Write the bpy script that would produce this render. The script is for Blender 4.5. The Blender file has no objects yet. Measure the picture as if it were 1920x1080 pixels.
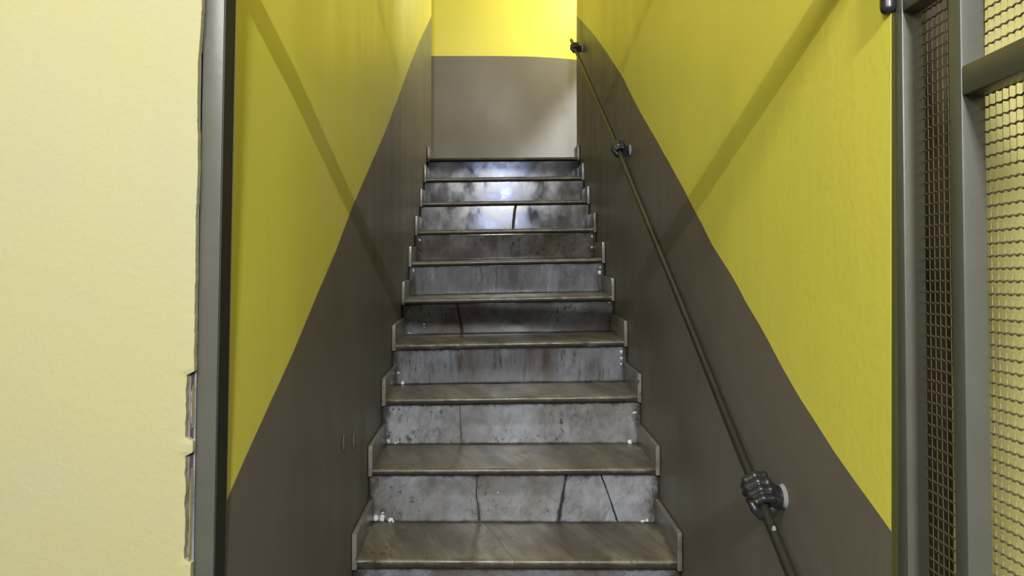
import bpy, bmesh, math, random
from mathutils import Vector, Matrix, noise
random.seed(7)
C = bpy.context.scene
COL = C.collection
EYE = 1.5

# ------------------------------------------------------------------ camera, world, lights, exposure
cam_d = bpy.data.cameras.new('camera')
cam = bpy.data.objects.new('camera', cam_d); COL.objects.link(cam)
cam.location = (0, 0, EYE); cam.rotation_euler = (math.pi/2, 0, 0)
cam_d.sensor_width = 36; cam_d.lens = 24
cam_d.shift_x = 38/1920; cam_d.shift_y = -65/1920
cam_d.clip_start = 0.02
C.camera = cam
C.view_settings.view_transform = 'Standard'
C.view_settings.look = 'None'
C.view_settings.gamma = 1
C.view_settings.exposure = 0.15
C.view_settings.use_curve_mapping = False

W = bpy.data.worlds.new('world'); C.world = W; W.use_nodes = True
bg = W.node_tree.nodes['Background']
bg.inputs[0].default_value = (0.86, 0.93, 1.0, 1); bg.inputs[1].default_value = 0.10

def area(name, loc, target, sx, sy, power, col, spread=180):
    l = bpy.data.lights.new(name, 'AREA'); l.shape = 'RECTANGLE'; l.size = sx; l.size_y = sy
    l.energy = power; l.color = col; l.spread = math.radians(spread)
    o = bpy.data.objects.new(name, l); COL.objects.link(o); o.location = loc
    o.rotation_euler = (Vector(target) - Vector(loc)).to_track_quat('-Z', 'Y').to_euler()
    return o
# lamp on the ceiling of the entrance hall, daylight of the street door behind the camera
area('hall_lamp', (0.12, -2.5, 3.36), (0.1, 1.6, 1.4), 0.30, 0.045, 215, (1.0, 0.99, 0.95))
area('street_door_daylight', (0.20, -5.2, 2.95), (0.1, 3, 1.9), 0.75, 0.24, 42, (0.52, 0.64, 1.0))
area('hall_side_lamp', (-1.25, -1.1, 3.1), (0.6, 1.6, 1.5), 0.7, 0.7, 50, (1.0, 0.98, 0.90))  # added soft fill that brightens the near right wall, no known fixture
# lamp and low window round the corner of the upper landing
area('landing_lamp', (1.12, 5.62, 3.95), (-0.40, 5.5, 2.9), 0.16, 0.16, 31, (1.0, 0.92, 0.62))
area('stair_ceiling_lamp', (0.08, 3.2, 4.1), (0.08, 3.2, 0), 0.3, 1.6, 6, (1.0, 0.95, 0.75))  # added fill over the flight to raise the ambient, no known fixture
area('landing_window_daylight', (3.0, 3.9, 6.0), (0.5, 6.0, 2.6), 0.4, 0.4, 1100, (0.84, 0.92, 1.0))

# ------------------------------------------------------------------ node helpers
def new_mat(name):
    m = bpy.data.materials.new(name); m.use_nodes = True
    nt = m.node_tree; b = nt.nodes['Principled BSDF']
    return m, nt, b
def N(nt, kind, **kw):
    n = nt.nodes.new(kind)
    for k, v in kw.items():
        if k in n.inputs: n.inputs[k].default_value = v
        else: setattr(n, k, v)
    return n
def coords(nt, scale=(1,1,1), rot=(0,0,0), tex=False):
    t = N(nt, 'ShaderNodeTexCoord'); mp = N(nt, 'ShaderNodeMapping')
    if tex: mp.vector_type = 'TEXTURE'; scale = tuple(1/q for q in scale)
    mp.inputs['Scale'].default_value = scale; mp.inputs['Rotation'].default_value = rot
    nt.links.new(t.outputs['Object'], mp.inputs['Vector'])
    return mp.outputs['Vector']
def nz(nt, vec, scale, detail=4, rough=0.5, dist=0.0):
    n = N(nt, 'ShaderNodeTexNoise'); n.inputs['Scale'].default_value = scale
    n.inputs['Detail'].default_value = detail; n.inputs['Roughness'].default_value = rough
    n.inputs['Distortion'].default_value = dist
    nt.links.new(vec, n.inputs['Vector'])
    return n.outputs['Fac']
def ramp(nt, fac, stops):
    r = N(nt, 'ShaderNodeValToRGB'); e = r.color_ramp.elements
    while len(e) < len(stops): e.new(0.5)
    for el, (p, c) in zip(e, stops):
        el.position = p; el.color = (c, c, c, 1) if isinstance(c, (int, float)) else (*c, 1)
    nt.links.new(fac, r.inputs['Fac'])
    return r.outputs['Color']
def mix(nt, fac, a, b, mode='MIX'):
    m = N(nt, 'ShaderNodeMix', data_type='RGBA', blend_type=mode)
    for s, v in ((m.inputs[0], fac), (m.inputs[6], a), (m.inputs[7], b)):
        if isinstance(v, (int, float)): s.default_value = v
        elif isinstance(v, tuple): s.default_value = (*v, 1)
        else: nt.links.new(v, s)
    return m.outputs[2]
def bump(nt, b, h, strength, dist):
    n = N(nt, 'ShaderNodeBump'); n.inputs['Strength'].default_value = strength
    n.inputs['Distance'].default_value = dist
    nt.links.new(h, n.inputs['Height']); nt.links.new(n.outputs[0], b.inputs['Normal'])
    return n

# ------------------------------------------------------------------ materials
def paint(name, col, col2, rough=0.42):
    m, nt, b = new_mat(name)
    v = coords(nt); vs = coords(nt, (1, 3.0, 0.5))
    c = mix(nt, ramp(nt, nz(nt, v, 2.2, 5), [(0.35, 0.0), (0.7, 1.0)]), col, col2)
    sc = ramp(nt, nz(nt, v, 9, 6, 0.65), [(0.70, 0.0), (0.80, 0.35)])
    c = mix(nt, sc, c, tuple(x*0.78 for x in col))
    nt.links.new(c, b.inputs['Base Color'])
    r = ramp(nt, nz(nt, vs, 2.5, 3), [(0.3, rough-0.07), (0.75, rough+0.10)])
    nt.links.new(r, b.inputs['Roughness'])
    b1 = bump(nt, b, nz(nt, vs, 5, 3), 0.10, 0.006)
    b2 = N(nt, 'ShaderNodeBump'); b2.inputs['Strength'].default_value = 0.2; b2.inputs['Distance'].default_value = 0.002
    nt.links.new(nz(nt, v, 60, 3), b2.inputs['Height']); nt.links.new(b1.outputs[0], b2.inputs['Normal'])
    nt.links.new(b2.outputs[0], b.inputs['Normal'])
    return m
M_yellow = paint('yellow_wall_paint', (0.69, 0.645, 0.100), (0.65, 0.605, 0.090))
M_grey = paint('taupe_dado_paint', (0.140, 0.125, 0.108), (0.122, 0.108, 0.092), 0.45)

m, nt, b = new_mat('pale_yellow_plaster'); v = coords(nt)
c = mix(nt, ramp(nt, nz(nt, v, 3, 5), [(0.35, 0), (0.7, 1)]), (0.318, 0.299, 0.152), (0.308, 0.292, 0.180))
nt.links.new(c, b.inputs['Base Color']); b.inputs['Roughness'].default_value = 0.8
bump(nt, b, nz(nt, v, 95, 5, 0.6), 0.28, 0.004); M_pale = m

m, nt, b = new_mat('yellow_plaster'); v = coords(nt)
nt.links.new(mix(nt, ramp(nt, nz(nt, v, 6, 5), [(0.35, 0), (0.7, 1)]), (0.34, 0.31, 0.115), (0.30, 0.27, 0.09)), b.inputs['Base Color'])
b.inputs['Roughness'].default_value = 0.8; bump(nt, b, nz(nt, v, 75, 4, 0.6), 0.4, 0.004); M_pale2 = m
def plain(name, col, rough, metal=0.0, bs=40, bstr=0.15, var=0.25, spec=0.5):
    m, nt, b = new_mat(name); v = coords(nt)
    c = mix(nt, ramp(nt, nz(nt, v, 14, 5, 0.6), [(0.35, 0), (0.7, 1)]), col, tuple(x*(1-var) for x in col))
    nt.links.new(c, b.inputs['Base Color']); b.inputs['Roughness'].default_value = rough
    b.inputs['Metallic'].default_value = metal; b.inputs['Specular IOR Level'].default_value = spec
    bump(nt, b, nz(nt, v, bs, 3), bstr, 0.002)
    return m
M_metal = plain('grey_gate_enamel', (0.072, 0.075, 0.064), 0.34, bs=60, bstr=0.12, var=0.12)
M_iron = plain('black_iron', (0.018, 0.018, 0.020), 0.32, 0.0, bs=150, bstr=0.25, var=0.4)
M_rail = plain('dark_rail_paint', (0.016, 0.015, 0.012), 0.38, 0.0, bs=120, bstr=0.15, var=0.3)
M_wire = plain('grey_wire', (0.11, 0.092, 0.060), 0.5, 0.0, var=0.2)
M_mortar = plain('dark_mortar', (0.035, 0.032, 0.030), 0.9, bs=90, bstr=0.6, var=0.5)
M_bare = plain('bare_brown_plaster', (0.050, 0.036, 0.020), 0.9, bs=80, bstr=0.8, var=0.5)  # dark brown of the surface set back beside the right jamb
M_lilac = plain('bare_grey_plaster', (0.22, 0.20, 0.24), 0.9, bs=120, bstr=0.9, var=0.6)
M_dab = plain('white_plaster', (0.62, 0.63, 0.68), 0.85, bs=150, bstr=0.7, var=0.3)
M_socket = plain('grey_plaster', (0.22, 0.215, 0.24), 0.85, bs=150, bstr=0.7, var=0.4)
M_ceil = plain('white_ceiling', (0.72, 0.68, 0.50), 0.9)
M_hall = plain('hall_floor_stone', (0.07, 0.065, 0.06), 0.5)
M_black = plain('black_reveal_paint', (0.012, 0.012, 0.009), 0.6)  # near black, carries the shade of the jamb's inner side
M_bright = plain('bright_wire', (0.36, 0.32, 0.14), 0.5, var=0.1)
M_scuff = plain('scuffed_paint', (0.21, 0.185, 0.14), 0.7)

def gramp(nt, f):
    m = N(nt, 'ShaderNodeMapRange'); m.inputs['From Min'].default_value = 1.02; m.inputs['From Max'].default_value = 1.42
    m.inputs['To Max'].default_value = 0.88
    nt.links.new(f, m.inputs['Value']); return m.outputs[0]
def marble(name, tint, warm, rough, vein_rot, stain=0.55, streak=(1,1,1), vscale=(1.6, 0.7, 1.0)):
    m, nt, b = new_mat(name)
    v = coords(nt); vr = coords(nt, vscale, vein_rot, True); vs = coords(nt, streak)
    oi = N(nt, 'ShaderNodeObjectInfo')
    base = mix(nt, ramp(nt, nz(nt, vr, 3.2, 8, 0.55, 0.3), [(0.36, 0), (0.66, 1)]), tint, warm)
    fine = ramp(nt, nz(nt, vr, 16, 6, 0.6, 0.2), [(0.40, 0.0), (0.66, 0.40)])
    base = mix(nt, fine, base, tuple(x*0.62 for x in warm))
    veins = ramp(nt, nz(nt, vr, 2.6, 6, 0.55, 0.5), [(0.485, 0.0), (0.50, 0.60), (0.515, 0.0)])
    c = mix(nt, veins, base, tuple(x*0.45 for x in tint))
    st = ramp(nt, nz(nt, vs, 6, 8, 0.68, 0.3), [(0.47, 0.0), (0.68, stain)])
    c = mix(nt, st, c, (0.050, 0.038, 0.026))
    sp = ramp(nt, nz(nt, vs, 48, 4, 0.7), [(0.56, 0.0), (0.64, 0.9)])
    spm = ramp(nt, nz(nt, v, 4.5, 3), [(0.44, 0.0), (0.58, 1.0)])
    sp = mix(nt, 1.0, sp, spm, 'MULTIPLY')
    c = mix(nt, sp, c, (0.040, 0.030, 0.022))
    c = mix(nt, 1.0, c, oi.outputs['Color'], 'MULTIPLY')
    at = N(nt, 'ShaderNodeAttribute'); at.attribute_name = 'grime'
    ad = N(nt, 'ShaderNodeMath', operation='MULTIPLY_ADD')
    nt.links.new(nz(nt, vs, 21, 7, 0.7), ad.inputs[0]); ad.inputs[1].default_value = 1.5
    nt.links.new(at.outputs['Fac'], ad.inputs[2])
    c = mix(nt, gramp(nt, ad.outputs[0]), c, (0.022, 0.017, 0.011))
    nt.links.new(c, b.inputs['Base Color'])
    r = ramp(nt, nz(nt, vs, 11, 6, 0.6), [(0.35, rough-0.04), (0.75, rough+0.16)])
    nt.links.new(r, b.inputs['Roughness'])
    bump(nt, b, nz(nt, v, 22, 4, 0.55), 0.15, 0.0012)
    return m
M_riser = marble('grey_marble_riser', (0.215, 0.228, 0.255), (0.115, 0.106, 0.096), 0.11, (0.3, 0.5, 0.5), 0.75, (1, 1, 0.7))
M_streak = marble('streaked_marble_riser', (0.175, 0.185, 0.21), (0.105, 0.105, 0.112), 0.19, (0.1, 0.25, 0.2), 0.85, (1.3, 1, 0.22))
M_tread = marble('worn_marble_tread', (0.185, 0.165, 0.120), (0.062, 0.050, 0.030), 0.34, (0, 0, 0.38), 0.5, (1, 0.6, 1), (3.6, 0.55, 1))
M_skirt = marble('marble_skirting', (0.21, 0.20, 0.20), (0.14, 0.125, 0.11), 0.28, (0, 0.5, 0.9), 0.35)

# ------------------------------------------------------------------ object helpers
class MB:
    def __init__(s): s.bm = bmesh.new(); s.g = s.bm.verts.layers.float.new('grime')
    def verts(s, pts): return [s.bm.verts.new(p) for p in pts]
    def face(s, vs, mi=0):
        try: f = s.bm.faces.new(vs); f.material_index = mi; return f
        except ValueError: return None
    def box(s, x0, x1, y0, y1, z0, z1, mi=0, bev=0.0):
        n0 = len(s.bm.verts)
        p = s.verts([(x, y, z) for x in (x0, x1) for y in (y0, y1) for z in (z0, z1)])
        fs = [s.face([p[i] for i in q], mi) for q in ((0,1,3,2),(4,6,7,5),(0,4,5,1),(2,3,7,6),(0,2,6,4),(1,5,7,3))]
        if bev:
            es = set(e for f in fs for e in f.edges)
            bmesh.ops.bevel(s.bm, geom=list(es), offset=bev, segments=2, affect='EDGES', profile=0.6)
        return s
    def grid(s, rows, close=False, mi=0):
        R = [s.verts(r) for r in rows]
        for a, bb in zip(R, R[1:]):
            n = len(a)
            for i in range(n if close else n-1):
                s.face([a[i], a[(i+1) % n], bb[(i+1) % n], bb[i]], mi)
        return R
    def tube(s, path, r, seg=12, cap=True):
        path = [Vector(p) for p in path]; rs = r if isinstance(r, (list, tuple)) else [r]*len(path)
        rows = []; up = None
        for i, p in enumerate(path):
            t = (path[min(i+1, len(path)-1)] - path[max(i-1, 0)]).normalized()
            if up is None: up = t.orthogonal().normalized()
            up = (up - t*up.dot(t)).normalized(); sd = t.cross(up)
            rows.append([p + (up*math.cos(a) + sd*math.sin(a))*rs[i] for a in [2*math.pi*k/seg for k in range(seg)]])
        R = s.grid(rows, True)
        if cap: s.face(list(reversed(R[0]))); s.face(R[-1])
        return s
    def ball(s, c, r, sub=2, M=None):
        mt = Matrix.Translation(c) @ (M if M else Matrix.Identity(4)) @ Matrix.Diagonal((*( (r,r,r) if isinstance(r,(int,float)) else r), 1))
        bmesh.ops.create_icosphere(s.bm, subdivisions=sub, radius=1, matrix=mt)
        return s
    def build(s, name, mats, parent=None, smooth=False, off=None, **props):
        bmesh.ops.recalc_face_normals(s.bm, faces=s.bm.faces)
        if off is not None: bmesh.ops.translate(s.bm, vec=-Vector(off), verts=s.bm.verts)
        if smooth:
            for f in s.bm.faces: f.smooth = True
        me = bpy.data.meshes.new(name); s.bm.to_mesh(me); s.bm.free()
        for m in (mats if isinstance(mats, (list, tuple)) else [mats]): me.materials.append(m)
        if smooth: me.set_sharp_from_angle(angle=math.radians(45))
        o = bpy.data.objects.new(name, me); COL.objects.link(o)
        if parent: o.parent = parent
        for k, vv in props.items(): o[k] = vv
        return o
def empty(name, loc, label=None, cat=None, group=None):
    o = bpy.data.objects.new(name, None); COL.objects.link(o); o.location = loc
    o.empty_display_size = 0.1
    if label: o['label'] = label
    if cat: o['category'] = cat
    if group: o['group'] = group
    return o
def fbm(x, y, z): return noise.noise(Vector((x, y, z)))

XL, XR = -0.44, 0.598               # the two stair walls
TL, TR = -0.422, 0.580              # ends of the treads between the skirting tiles

# ------------------------------------------------------------------ stair walls (yellow over a taupe dado that climbs with the stair)
def lerp_poly(pts, y):
    if y <= pts[0][0]: a, c = pts[0], pts[1]
    elif y >= pts[-1][0]: a, c = pts[-2], pts[-1]
    else:
        for a, c in zip(pts, pts[1:]):
            if a[0] <= y <= c[0]: break
    return a[1] + (c[1]-a[1])*(y-a[0])/(c[0]-a[0])
DADO_L = [(1.122, 1.053), (1.224, 1.115), (1.357, 1.193), (1.556, 1.306), (1.749, 1.411), (1.929, 1.508), (2.166, 1.652), (2.428, 1.794), (2.859, 2.025), (3.477, 2.396), (4.111, 2.769), (4.984, 3.233)]
DADO_R = [(1.025, 1.085), (1.097, 1.114), (1.19, 1.154), (1.313, 1.213), (1.464, 1.303), (1.653, 1.416), (1.876, 1.537), (2.109, 1.689), (2.445, 1.892), (2.804, 2.102), (3.118, 2.304), (3.594, 2.567), (4.071, 2.82), (4.784, 3.163)]
def ceil_z(y): return 3.75 + max(0, min(y, 4.8) - 1.1)*0.30
def stair_wall(name, X, sgn, y0, y1, dado, th=0.12, th0=0.12, flare=0.0):
    mb = MB(); n = 90; nl = 12
    def sx(y, z): return X + sgn*flare*max(0, 1-(y-y0)/0.35) + 0.0020*fbm(y*1.3, z*1.1, sgn*3.0+7)
    rows = []; lo = []; hi = []
    for i in range(n+1):
        y = y0 + (y1-y0)*i/n
        zb = lerp_poly(dado, y) + 0.003*fbm(y*9, 2, sgn) + 0.0012*fbm(y*50, 5, sgn)
        zt = ceil_z(y)
        lo.append([(sx(y, zb*k/nl), y, zb*k/nl) for k in range(nl+1)])
        hi.append([(sx(y, zb+(zt-zb)*k/nl), y, zb+(zt-zb)*k/nl) for k in range(nl+1)])
    mb.grid(lo, mi=1); mb.grid(hi, mi=0)
    XO = X + sgn*th
    for y in (y0, y1):                                # end caps
        pts = [p for p in (lo[0] + hi[0][1:] if y == y0 else lo[-1] + hi[-1][1:])]
        k = len(lo[0])
        for a, c in zip(pts, pts[1:]):
            mi = 1 if pts.index(a) < k-1 else 0
            xo = XO if y == y1 else X + sgn*th0
            mb.face(mb.verts([a, c, (xo, y, c[2]), (xo, y, a[2])]), mi)
    xo = X + sgn*th0; ym = y0 + (0.6 if th0 < th else 0.1)
    mb.face(mb.verts([(XO, ym, 0), (XO, y1, 0), (XO, y1, ceil_z(y1)), (XO, ym, ceil_z(ym))]), 0)
    mb.face(mb.verts([(xo, y0, 0), (XO, ym, 0), (XO, ym, ceil_z(ym)), (xo, y0, ceil_z(y0))]), 0)
    return mb.build(name, [M_yellow, M_grey], smooth=True, kind='structure')
stair_wall('wall_left', XL, -1, 1.158, 4.98, DADO_L, flare=0.012)
stair_wall('wall_right', XR, 1, 1.022, 4.81, DADO_R, th0=0.0002)

YE = 6.05
def end_wall():
    mb = MB(); x0, x1 = -1.7, 2.7; n = 60
    pts = [(-1.7, 3.252), (-0.534, 3.249), (0.085, 3.249), (0.369, 3.244), (0.605, 3.230), (0.752, 3.216), (1.0, 3.19), (2.7, 3.10)]
    def sy(x, z): return YE + 0.004*fbm(x*1.5, z*1.5, 4)
    lo, hi = [], []
    for i in range(n+1):
        x = x0 + (x1-x0)*i/n; zb = lerp_poly(pts, x)
        lo.append([(x, sy(x, 2.0+(zb-2.0)*k/8), 2.0+(zb-2.0)*k/8) for k in range(9)])
        hi.append([(x, sy(x, zb+(4.9-zb)*k/8), zb+(4.9-zb)*k/8) for k in range(9)])
    mb.grid(lo, mi=1); mb.grid(hi, mi=0)
    mb.box(x0, x1, YE+0.02, YE+0.14, 2.0, 4.9, 0)
    return mb.build('wall_back', [M_yellow, M_grey], smooth=True, kind='structure')
end_wall()
mb = MB(); mb.box(-1.82, -1.7, 4.9, 6.1, 2.0, 4.9); mb.build('wall_landing_left', M_yellow, kind='structure')
mb = MB(); mb.box(1.35, 1.45, 4.7, 6.05, 3.90, 4.9); mb.box(1.35, 1.45, 4.7, 4.95, 2.0, 3.90); mb.build('wall_landing_right', M_yellow, kind='structure')
mb = MB(); mb.box(-1.7, XL-0.12, 4.86, 4.98, 2.0, 4.9); mb.build('wall_landing_front_left', M_yellow, kind='structure')
mb = MB(); mb.box(XR+0.12, 1.35, 4.69, 4.81, 2.0, 4.9); mb.build('wall_landing_front_right', M_yellow, kind='structure')
mb = MB()
mb.box(-1.7, 2.7, 4.99, YE, 2.02, 2.148)
mb.build('floor_landing', M_hall, kind='structure')
# ceiling: sloping over the flight, flat over the landing
mb = MB()
rows = [[(x, y, z) for x in (XL-0.12, XR+0.12)] for y, z in ((1.1, 3.75), (4.8, 4.86), (4.99, 4.88))]
mb.grid(rows); mb.grid([[(x, y, z+0.1) for x, y, z in r] for r in rows])
mb.box(-1.8, 1.45, 4.7, 6.15, 4.88, 5.0)
mb.build('ceiling', M_ceil, kind='structure')

# ------------------------------------------------------------------ hall side: facade wall slightly askew to the flight
FA = math.atan(-0.105)
def fac(u, w, z):                                      # u along the facade from the left jamb's inner edge, w into the wall
    return Vector((-0.449 + u*math.cos(FA) - w*math.sin(FA), 1.11 + u*math.sin(FA) + w*math.cos(FA), z))
LEAN = 0.0203
def leanx(z): return (z - 1.39)*LEAN
def facade_left():
    mb = MB(); rows_f = []; rows_b = []
    zs = [i*0.006 for i in range(0, 617)]
    for z in zs:
        e = -0.034 + (z-1.39)*0.0155
        e += 0.0022*fbm(z*7, 1, 3) + 0.0016*fbm(z*40, 2, 5) + 0.0010*fbm(z*140, 8, 5)
        if 1.195 < z < 1.305: e -= 0.0125 + 0.0020*fbm(z*60, 9, 1)
        elif 1.000 < z < 1.172: e -= 0.0120 + 0.0028*fbm(z*45, 9, 4)
        if z > 1.8: e += 0.004*min(1, (z-1.8)/0.1)
        us = [-1.9, -1.2, -0.6, -0.2, -0.066, e-0.004, e, e]
        ws = [-0.005, -0.005, -0.005, -0.005, -0.005, -0.005, -0.0035, 0.006]
        rows_f.append([fac(u, w, z) for u, w in zip(us, ws)])
    mb.grid(rows_f)
    b0 = [fac(u, 0.05, z) for z in (0, 3.7) for u in (-1.9, -0.05)]
    q = mb.verts(b0); mb.face([q[0], q[1], q[3], q[2]])
    return mb.build('wall_front_left', M_pale, smooth=True, kind='structure')
fl = facade_left()
mb = MB()
mb.grid([[fac(u, 0.0052, z) for u in (-0.075, -0.034+leanx(z)*0.8)] for z in (0.0, 0.9, 1.39, 3.7)])
mb.build('bare_plaster_strip', M_lilac, parent=fl, label='bare grey plaster where the pale coat has broken away')
mb = MB()
mb.grid([[fac(u + leanx(z) + 0.0012*fbm(z*50, u*90, 2), 0.0046, z) for u in (-0.0425, -0.0365)] for z in [0.99+0.01*k for k in range(34)]])
mb.build('open_joint', M_mortar, parent=fl)
mb = MB()                                              # thin lip of plaster left standing against the jamb
for za, zb in ((0.985, 1.150), (1.215, 1.285)):
    rows = []
    for k in range(31):
        z = za + (zb-za)*k/30; w = 0.0016*min(1, 6*min(k, 30-k)/30) + 0.0007*fbm(z*90, 3, 3); u = -0.0362 + leanx(z)
        rows.append([fac(uu, ww, z) for uu, ww in ((u-w, 0.005), (u-w, -0.002), (u, -0.003), (u, 0.005))])
    mb.grid(rows)
mb.build('plaster_lip', M_pale, parent=fl)
def facade_right():
    mb = MB(); rows = []
    for i in range(0, 371):
        z = i*0.01
        e = 1.170 + 0.002*fbm(z*9, 4, 2) + 0.001*fbm(z*60, 1, 2)
        rows.append([fac(u, w, z) for u, w in ((e, 0.09), (e, 0.002), (e+0.004, 0.0), (1.3, 0.0), (2.4, 0.0))])
    mb.grid(rows)
    q = mb.verts([fac(u, 0.06, z) for z in (0, 3.7) for u in (1.16, 2.4)]); mb.face([q[0], q[1], q[3], q[2]])
    return mb.build('wall_front_right', M_pale2, smooth=True, kind='structure')
facade_right()
mb = MB()
q = [[fac(u, 0.082+0.002*fbm(u*40, z*6, 1), z) for u in (1.095, 1.12, 1.145, 1.16, 1.185)] for z in [i*0.05 for i in range(75)]]
mb.grid(q); mb.build('trim_1', M_bare, kind='structure', smooth=True)  # dark brown surface set back between right jamb and facade
mb = MB()
for nm, q in (('wall_hall_left', (-2.32, -2.2, -6, 1.4)), ('wall_hall_right', (2.2, 2.32, -6, 1.4))):
    w = MB(); w.box(*q, 0, 3.75); w.build(nm, M_pale, kind='structure')
for q in ((-2.2, -0.7, -6.1, -6.0, 0, 3.75), (1.2, 2.2, -6.1, -6.0, 0, 3.75), (-0.7, 1.2, -6.1, -6.0, 3.4, 3.75)):
    w = MB(); w.box(*q); w.build('wall_hall_back', M_pale, kind='structure')
w = MB(); w.box(-2.3, 2.3, -6.1, 1.1, 3.75, 3.85); w.build('ceiling_hall', M_ceil, kind='structure')
rows = [[(-2.2, -6, -0.002), (2.2, -6, -0.002)], [(-2.2, 1.62, -0.002), (2.2, 1.62, -0.002)]]
mb.grid(rows); mb.box(-2.2, 2.2, -6, 1.62, -0.12, -0.004); mb.build('floor', M_hall, kind='structure')

# gate frame: two square-tube jambs and the header whose shadow falls on both stair walls
gf = empty('gateway', fac(-0.02, 0.02, 0), 'grey painted metal gateway standing around the foot of the staircase', 'gateway')
def jamb(u0, u1, w0, w1, lean, z1):
    mb = MB(); mb.box(u0, u1, w0, w1, 0, z1, bev=0.0022)
    for v in mb.bm.verts: v.co = fac(v.co.x + (v.co.z-1.39)*lean, v.co.y, v.co.z)
    return mb
GFL = gf.location.copy()
jamb(-0.0355, 0.0, 0.008, 0.045, LEAN, 2.75).build('jamb', M_metal, gf, off=GFL, smooth=True)
jamb(1.068, 1.106, 0.036, 0.070, 0.002, 2.75).build('jamb', M_metal, gf, off=GFL, smooth=True)
jamb(0.0003, 0.0018, 0.0095, 0.0445, LEAN, 2.70).build('stop_strip', M_black, gf, off=GFL, label='inner side of the jamb with its shade painted black')  # thin black skin, shade of the jamb's inner side put into colour
mb = MB(); mb.box(0.004, 1.044, 0.006, 0.036, 1.998, 2.054, bev=0.002)
for v in mb.bm.verts: v.co = fac(v.co.x, v.co.y, v.co.z)
mb.build('header_bar', M_metal, gf, off=GFL, smooth=True)
mb = MB(); mb.box(0.004, 1.044, 0.006, 0.036, 2.71, 2.75, bev=0.002)
for v in mb.bm.verts: v.co = fac(v.co.x, v.co.y, v.co.z)
mb.build('top_bar', M_metal, gf, off=GFL, smooth=True)

# ------------------------------------------------------------------ staircase
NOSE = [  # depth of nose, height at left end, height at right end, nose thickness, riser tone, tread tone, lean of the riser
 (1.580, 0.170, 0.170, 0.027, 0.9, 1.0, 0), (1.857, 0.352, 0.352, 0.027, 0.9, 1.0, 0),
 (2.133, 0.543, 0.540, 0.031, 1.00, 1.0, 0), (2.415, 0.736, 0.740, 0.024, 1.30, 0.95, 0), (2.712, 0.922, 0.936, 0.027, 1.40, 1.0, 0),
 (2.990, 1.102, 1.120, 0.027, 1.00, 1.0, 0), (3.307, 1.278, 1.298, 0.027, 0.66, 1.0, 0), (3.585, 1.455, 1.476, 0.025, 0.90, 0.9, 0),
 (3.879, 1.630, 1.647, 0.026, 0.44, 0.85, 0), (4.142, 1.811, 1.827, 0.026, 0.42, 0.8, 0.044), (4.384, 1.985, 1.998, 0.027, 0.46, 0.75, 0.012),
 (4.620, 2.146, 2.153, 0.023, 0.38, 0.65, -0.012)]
SROOT = Vector((0.08, 1.58, 0))
stairs = empty('staircase', SROOT, 'steep flight of worn grey marble steps with cracked risers between two yellow walls', 'staircase')
def zt(i, x):
    d, a, b2, *_ = NOSE[i]; return a + (b2-a)*(x-TL)/(TR-TL)
def tread_piece(i, xl, xr, y1, gapl=0, gapr=0):
    d, zl, zr, th, *_ = NOSE[i]; r = min(0.011, th*0.42)
    prof = [(y1, 0.0)]
    for k in (0.75, 0.5, 0.25, 0.08): prof.append((d+r+(y1-d-r)*k, -0.0))
    for k in range(0, 6):
        a = math.pi/2*k/5; prof.append((d + r - r*math.sin(a), -(r - r*math.cos(a))))
    prof.append((d, -th*0.70)); prof.append((d+0.003, -th+0.002)); prof.append((d+0.006, -th)); prof.append((y1, -th))
    n = max(6, int(70*(xr(0)-xl(0)))); rows = []
    for j in range(n+1):
        t = j/n; row = []
        for (y, dz) in prof:
            k = (y-d)/(y1-d)
            x = xl(k) + (xr(k)-xl(k))*t
            yy, zz = y, zt(i, x) + dz
            if y < d + 0.02:                            # worn, chipped front edge
                w = 0.0016*fbm(x*6, i*3.1, 0) + 0.0016*max(0, fbm(x*34, i*5.7, 2))
                chip = max(0, fbm(x*13, i*7.3, 4) - 0.38)*0.020
                yy += w + (chip if dz > -th*0.8 else 0)
                zz += -0.0012*max(0, fbm(x*22, i, 9)) - (chip*0.6 if dz > -0.004 else 0)
            else:
                zz += -0.0022*max(0, 1-abs((x-0.08)/0.34))*(1-k) + 0.0007*fbm(x*5, y*7, i)   # foot wear
            row.append((x, yy, zz))
        rows.append(row)
    mb = MB(); R = mb.grid([list(r) + [] for r in rows], True)
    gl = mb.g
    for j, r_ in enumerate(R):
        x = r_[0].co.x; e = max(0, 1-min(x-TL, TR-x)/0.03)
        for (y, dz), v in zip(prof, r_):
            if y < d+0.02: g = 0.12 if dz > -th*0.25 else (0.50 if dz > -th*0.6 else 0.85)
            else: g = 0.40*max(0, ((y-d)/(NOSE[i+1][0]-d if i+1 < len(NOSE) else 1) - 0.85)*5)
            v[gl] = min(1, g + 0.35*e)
    mb.face(R[0]); mb.face(list(reversed(R[-1])))
    return mb
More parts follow.
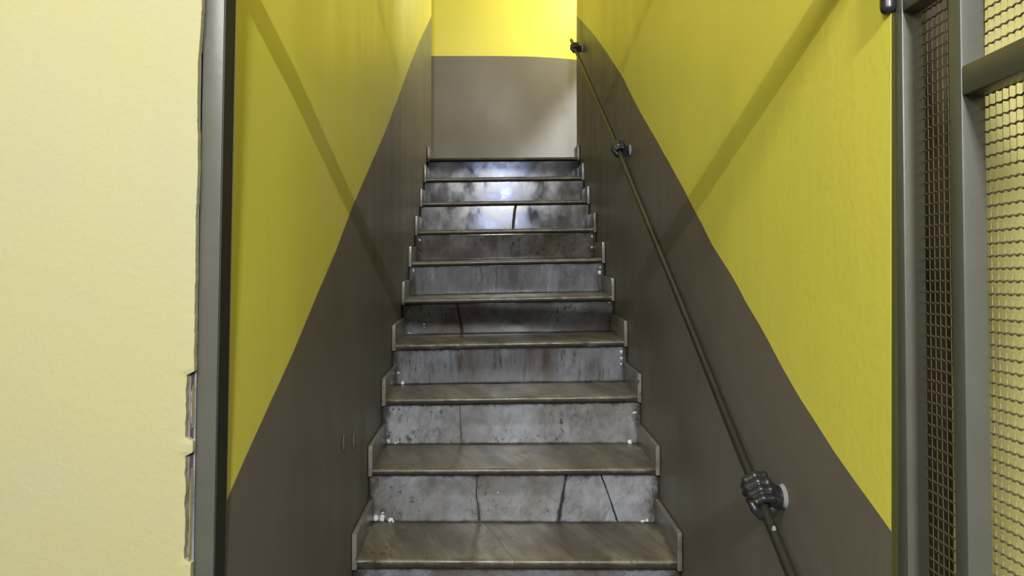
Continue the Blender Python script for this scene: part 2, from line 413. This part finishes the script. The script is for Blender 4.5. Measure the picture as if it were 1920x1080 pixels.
def riser_piece(i, left, right, jag=1.0, gw=(1, 1)):
    """left/right = (x at bottom, x at top) of a slab edge"""
    d = NOSE[i][0]; y = d + 0.019; nzr = 12; nx = max(4, int(24*(right[0]-left[0])))
    rows = []
    seedl, seedr = left[0]*31, right[0]*31
    wd = max(right[0]-left[0], 0.05)
    us = sorted(set([0, 0.003/wd, 0.008/wd, 0.018/wd, 0.035/wd] + [1-q/wd for q in (0, 0.003, 0.008, 0.018, 0.035)] + [j/nx for j in range(1, nx)]))
    us = [u for u in us if 0 <= u <= 1]; nx = len(us)-1
    ts = [0, 0.02, 0.06, 0.12, 0.22, 0.35, 0.5, 0.65, 0.78, 0.86, 0.92, 0.96, 0.985, 1.0]; nzr = len(ts)-1
    for k, t in enumerate(ts):
        def edge(e, s, on):
            x = e[0] + (e[1]-e[0])*t
            return x + (on*0.0045*fbm(t*3.5, s, i) + on*0.002*fbm(t*14, s, i))*jag
        xa = edge(left, seedl, left[0] > TL-0.01 and left[0] > XL+0.03)
        xb = edge(right, seedr, right[0] < XR-0.03)
        row = []
        for j in range(nx+1):
            x = xa + (xb-xa)*us[j]
            zb = (zt(i-1, x) if i > 0 else 0.0) + 0.001; ztp = zt(i, x) - NOSE[i][3] + 0.0005
            z = zb + (ztp-zb)*t
            e = 0.0018 if (j in (0, nx) or k in (0, nzr)) else 0
            row.append((x, y + e + 0.0010*fbm(x*4, z*6, i) + NOSE[i][6]*(z-zb-0.05)*1.0, z))
        rows.append(row)
    mb = MB(); F = mb.grid(rows)
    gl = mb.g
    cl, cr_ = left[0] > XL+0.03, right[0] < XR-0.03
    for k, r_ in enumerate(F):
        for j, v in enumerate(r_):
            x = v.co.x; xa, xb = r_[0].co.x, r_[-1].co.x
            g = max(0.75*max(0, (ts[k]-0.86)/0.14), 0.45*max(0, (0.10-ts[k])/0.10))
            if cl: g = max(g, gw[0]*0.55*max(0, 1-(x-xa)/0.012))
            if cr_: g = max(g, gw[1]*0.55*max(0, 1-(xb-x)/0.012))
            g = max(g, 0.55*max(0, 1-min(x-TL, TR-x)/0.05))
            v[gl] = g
    ring = F[0] + [r[-1] for r in F[1:]] + list(reversed(F[-1][:-1])) + [r[0] for r in reversed(F[1:-1])]
    bk = mb.verts([(v.co.x, y+0.018, v.co.z) for v in ring])
    n = len(ring)
    for j in range(n): mb.face([ring[j], ring[(j+1) % n], bk[(j+1) % n], bk[j]])
    mb.face(bk)
    return mb
CRACKS = {  # riser cracks as (x bottom, x top, gap)
 3: [(-0.048, -0.056, 0.0035), (0.236, 0.268, 0.007), (0.450, 0.388, 0.0045)],
 4: [(-0.122, -0.128, 0.0022)],
 6: [(-0.144, -0.168, 0.005)],
 9: [(0.127, 0.146, 0.0035)]}
for i, (d, zl, zr, th, rt, tt, _) in enumerate(NOSE):
    last = i == len(NOSE)-1
    yb = 5.0 if last else NOSE[i+1][0] + 0.036
    mb = MB()                                           # masonry body behind the marble
    zb = [(x, zt(i, x) - th - 0.001) for x in (XL+0.004, XR-0.004)]
    y0 = d + 0.0375
    p = mb.verts([(x, y, z) for x, ztop in zb for y in (y0, yb+0.001) for z in (0.0, ztop)])
    for q in ((0,1,3,2),(4,6,7,5),(0,4,5,1),(2,3,7,6),(0,2,6,4),(1,5,7,3)): mb.face([p[k] for k in q])
    st = mb.build('step', M_mortar, stairs, off=SROOT)
    def put(mb, name, mat, tone, smooth=True, **kw):
        o = mb.build(name, mat, st, smooth=smooth, off=SROOT, **kw)
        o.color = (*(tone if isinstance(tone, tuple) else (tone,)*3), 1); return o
    # treads
    if i == 2:
        cr = lambda k: 0.072 - 0.108*k + 0.004*fbm(k*5, 3, 1)
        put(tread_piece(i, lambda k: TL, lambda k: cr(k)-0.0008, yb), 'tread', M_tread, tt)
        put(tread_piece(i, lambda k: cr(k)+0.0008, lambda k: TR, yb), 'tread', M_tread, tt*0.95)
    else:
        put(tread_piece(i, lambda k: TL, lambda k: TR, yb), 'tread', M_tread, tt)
    # riser slabs
    cuts = CRACKS.get(i, [])
    edges = [(XL+0.0035, XL+0.0035, 0)] + cuts + [(XR-0.0035, XR-0.0035, 0)]
    for a, c in zip(edges, edges[1:]):
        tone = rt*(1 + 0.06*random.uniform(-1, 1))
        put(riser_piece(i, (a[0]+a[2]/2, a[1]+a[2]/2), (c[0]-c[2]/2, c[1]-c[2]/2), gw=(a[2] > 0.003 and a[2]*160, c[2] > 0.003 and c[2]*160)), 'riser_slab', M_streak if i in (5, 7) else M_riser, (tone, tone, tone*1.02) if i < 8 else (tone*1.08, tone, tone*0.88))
    # skirting tiles on both walls
    for xa, xb2, side in ((XL+0.003, TL, -1), (TR, XR-0.003, 1)):
        zz = zt(i, TL if side < 0 else TR)
        hgt = 0.083 + 0.004*random.uniform(-1, 1)
        mb = MB(); mb.box(xa, xb2, d-0.0015, (NOSE[i+1][0]+0.017 if not last else (4.975 if side < 0 else 4.805)), zz-th-0.002, zz+hgt, bev=0.002)
        put(mb, 'skirting_tile', M_skirt, 0.95+0.1*random.random())
# crumbs of white plaster in the corners of the risers
DABS = {3: [(-0.40, 0.012, 0.022), (-0.385, 0.03, 0.010), (-0.36, 0.006, 0.014), (0.545, 0.006, 0.014), (0.02, 0.105, 0.006)],
        4: [(-0.405, 0.012, 0.016), (-0.38, 0.006, 0.012), (0.55, 0.005, 0.016), (0.57, 0.12, 0.012)],
        5: [(0.575, 0.13, 0.014), (0.578, 0.10, 0.013), (0.574, 0.075, 0.010), (-0.40, 0.006, 0.014), (-0.412, 0.05, 0.008)],
        6: [(-0.40, 0.008, 0.010), (-0.33, 0.05, 0.009), (-0.325, 0.035, 0.008), (0.575, 0.14, 0.008)],
        8: [(0.575, 0.12, 0.012), (0.57, 0.06, 0.010), (-0.412, 0.12, 0.010)],
        7: [(0.578, 0.10, 0.016), (0.576, 0.13, 0.012), (-0.415, 0.13, 0.014)]}
steps = [o for o in stairs.children]
steps.sort(key=lambda o: (len(o.name), o.name))
for i, L in DABS.items():
    mb = MB(); y = NOSE[i][0] + 0.018
    for (x, dz, r) in L:
        r *= 0.8
        for k in range(3):
            xx = min(max(x + random.uniform(-1, 1)*r*0.8, TL+0.008), TR-0.008); z2 = zt(i-1, x) + dz + random.uniform(-0.6, 0.6)*r*0.6
            mb.ball((xx, y, max(z2, zt(i-1, x)+0.002)), (r*random.uniform(0.3, 0.7), 0.0025, r*random.uniform(0.25, 0.6)), 2)
    for v in mb.bm.verts:
        q = v.co; v.co = q + Vector((fbm(q.x*120, q.z*120, 1), 0, fbm(q.x*120, q.z*120, 7)))*0.004
    mb.build('plaster_crumbs', M_dab, steps[i], smooth=True, off=SROOT, kind='stuff', label='white plaster residue')

# ------------------------------------------------------------------ handrail held by cast-iron hands
RX = 0.547
def rail_z(y): # piecewise line through the brackets
    return EYE + lerp_poly([(1.40, -0.494), (2.95, 0.449), (4.50, 1.353)], y)
hroot = empty('handrail', (XR, 1.40, rail_z(1.40)), 'thin dark iron handrail on the right wall held by three cast iron hands', 'handrail')
HO = hroot.location.copy()
mb = MB()
ys = [1.06 + 0.04*k for k in range(92)]
ys = [y for y in ys if y < 4.70] + [4.70]
path = [Vector((RX + 0.002*fbm(y*1.7, 0, 2), y, rail_z(y) + 0.002*fbm(y*1.5, 5, 2))) for y in ys]
mb.tube(path, 0.0105, 14)
mb.build('rail', M_rail, hroot, smooth=True, off=HO)

def hand_mesh():
    """fist gripping the rail. local axes: A = along the rail (up the flight), Wv = from the wall outwards, Nv = towards the hall"""
    A = Vector((0, 1, 0.59)).normalized(); Wv = Vector((-1, 0, 0)); Nv = Wv.cross(A).normalized()
    if Nv.y > 0: Nv = -Nv
    P = lambda w, n, a: Wv*w + Nv*n + A*a
    mb = MB()
    def limb(pts, rs, seg=12):
        mb.tube(pts, rs, seg)
        for p, r in zip(pts, rs): mb.ball(p, r*1.0, 2)
    # four fingers, stacked along the rail; index uppermost
    lens = [0.96, 1.06, 1.0, 0.84]
    for k, L in enumerate(lens):
        a = 0.0285 - 0.0185*k; r = 0.0098 - 0.0006*abs(k-1)
        pts = [P(-0.022, 0.004, a*0.9), P(-0.015, 0.0235*L, a), P(0.004, 0.0255*L, a-0.001), P(0.0205*L, 0.0115, a-0.002),
               P(0.0205*L, -0.006, a-0.002), P(0.008, -0.0195, a-0.001), P(-0.003, -0.019, a)]
        limb(pts, [r*1.12, r*1.10, r, r*0.97, r*0.92, r*0.86, r*0.78])
    # palm: back of the hand on the wall side of the rail
    for a in (-0.024, -0.008, 0.008, 0.022):
        limb([P(-0.020, 0.008, a), P(-0.032, -0.002, a*0.75)], [0.012, 0.0135])
    # thumb closing from below against the fingers
    limb([P(-0.026, -0.012, -0.022), P(-0.010, -0.016, -0.040), P(0.010, -0.004, -0.048), P(0.024, 0.008, -0.043), P(0.028, 0.014, -0.036)],
         [0.012, 0.0115, 0.0100, 0.0090, 0.0075])
    # wrist
    limb([P(-0.028, -0.002, -0.002), P(-0.040, -0.004, -0.004)], [0.019, 0.0165])
    o = mb.build('tmp_hand', M_iron)
    rm = o.modifiers.new('r', 'REMESH'); rm.mode = 'VOXEL'; rm.voxel_size = 0.0016
    sm = o.modifiers.new('s', 'SMOOTH'); sm.iterations = 3; sm.factor = 0.45
    dc = o.modifiers.new('d', 'DECIMATE'); dc.ratio = 0.45
    dg = bpy.context.evaluated_depsgraph_get()
    me = bpy.data.meshes.new_from_object(o.evaluated_get(dg)); me.name = 'hand'
    for p in me.polygons: p.use_smooth = True
    bpy.data.objects.remove(o)
    return me
HM = hand_mesh()
cuff0 = collar0 = None
for n, y in enumerate((1.40, 2.95, 4.50)):
    base = Vector((RX, y, rail_z(y))) - HO
    h = bpy.data.objects.new('hand_bracket', HM); COL.objects.link(h); h.parent = hroot; h.location = base
    if n == 0: h['label'] = 'black cast iron fist gripping the rail'
    if cuff0 is None:
        A = Vector((1, 0, 0)); mb = MB()
        prof = [(0.036, 0.0), (0.036, 0.0185), (0.0385, 0.0215), (0.0425, 0.0215), (0.0445, 0.019), (0.0445, 0.0)]
        rows = [[(w, r*math.cos(t), -0.004 + r*math.sin(t)) for t in [2*math.pi*k/24 for k in range(24)]] for w, r in prof]
        mb.grid(rows, True); cuff0 = mb.build('cuff', M_iron, h, smooth=True); cm = cuff0.data
        mb = MB(); rows = []
        for w, r in ((0.0435, 0.0), (0.0435, 0.021), (0.0475, 0.0225), (0.052, 0.026)):
            rows.append([(w, (r*(1+0.10*fbm(math.cos(t)*2, math.sin(t)*2, 3)))*math.cos(t), -0.004+(r*(1+0.10*fbm(math.cos(t)*2, math.sin(t)*2, 3)))*math.sin(t)) for t in [2*math.pi*k/24 for k in range(24)]])
        mb.grid(rows, True); pl = mb.build('wall_socket', M_socket, h, smooth=True, label='pale plaster patch round the wrist'); pm = pl.data
    else:
        for nm, me in (('cuff', cm), ('wall_socket', pm)):
            o = bpy.data.objects.new(nm, me); COL.objects.link(o); o.parent = h
            if nm == 'wall_socket': o['label'] = 'pale plaster patch round the wrist'

# ------------------------------------------------------------------ open gate leaf at the right edge
gate = empty('gate', (0.5825, 0.957, 0.02), 'grey metal gate leaf with crimped wire mesh standing open at the right edge', 'gate')
gate.rotation_euler = (math.radians(-2.2), 0.0105, math.radians(-2.0))
def lbox(x0, x1, y0, y1, z0, z1, name, parent=gate, mat=None, bev=0.0025, **kw):
    mb = MB(); mb.box(x0, x1, y0, y1, z0, z1, bev=bev)
    return mb.build(name, mat or M_metal, parent, smooth=True, **kw)
T = 0.030
LEN = 0.86
ya = [(-0.022, 0.0), (-0.153, -0.128), (-LEN, -LEN+0.025)]
for y0, y1 in ya: lbox(0, T, y0, y1, 0.04, 1.96, 'stile')
lbox(0.001, T-0.001, -0.128, -0.022, 1.836, 1.876, 'rail')
lbox(0.001, T-0.001, -LEN+0.025, -0.153, 1.676, 1.714, 'rail')
lbox(0.001, T-0.001, -LEN+0.025, -0.153, 1.925, 1.96, 'rail')
lbox(0.001, T-0.001, -0.128, -0.022, 1.925, 1.96, 'rail')
lbox(0.001, T-0.001, -LEN+0.025, -0.153, 0.04, 0.08, 'rail')
lbox(0.001, T-0.001, -0.128, -0.022, 0.04, 0.08, 'rail')
mb = MB()
pitch = 0.0158; z = 0.05
ny = int(LEN/0.003)
while z < 1.95:
    pts = []
    for k in range(0, int(LEN/0.0029)-2):
        y = -k*0.0029
        pts.append((T + 0.002 + 0.0008*math.cos(y/0.0116*2*math.pi), y, z + 0.0011*math.sin(y/0.0116*2*math.pi)))
    mb.tube(pts, 0.0014, 4, cap=False); z += pitch
mb.build('wire_mesh', M_wire, gate, kind='stuff')
mb = MB()
y = -0.0058
while y > -LEN:
    mb.tube([(T+0.002, y, 0.045), (T+0.002, y, 1.955)], 0.0004, 4, cap=False); y -= 0.0116
mb.build('upright_wires', M_bright, gate, kind='stuff', label='thin paler upright wires of the mesh')
# hinge pin at the head of the hinge stile
mb = MB(); mb.tube([(-0.009, -0.002, 1.850+0.002*k) for k in range(0, 40)], 0.011, 16)
mb.ball((-0.009, -0.002, 1.850), 0.011, 2)
mb.build('hinge_barrel', M_iron, gate, smooth=True)

# two pale scuffs on the left dado
for y, z in ((2.02, 0.94), (2.166, 0.905)):
    mb = MB(); mb.ball((XL+0.0028, y, z), (0.0022, 0.015, 0.026), 3)
    o = mb.build('paint_scuff', M_scuff, bpy.data.objects['wall_left'], smooth=True, label='pale rubbed patch in the dado paint')

mb = MB(); mb.ball((RX-0.002, 1.318, rail_z(1.326)+0.0055), (0.0045, 0.0035, 0.008), 2)
mb.build('bare_patch', M_socket, hroot, smooth=True, off=HO, label='chip in the rail paint showing pale metal')
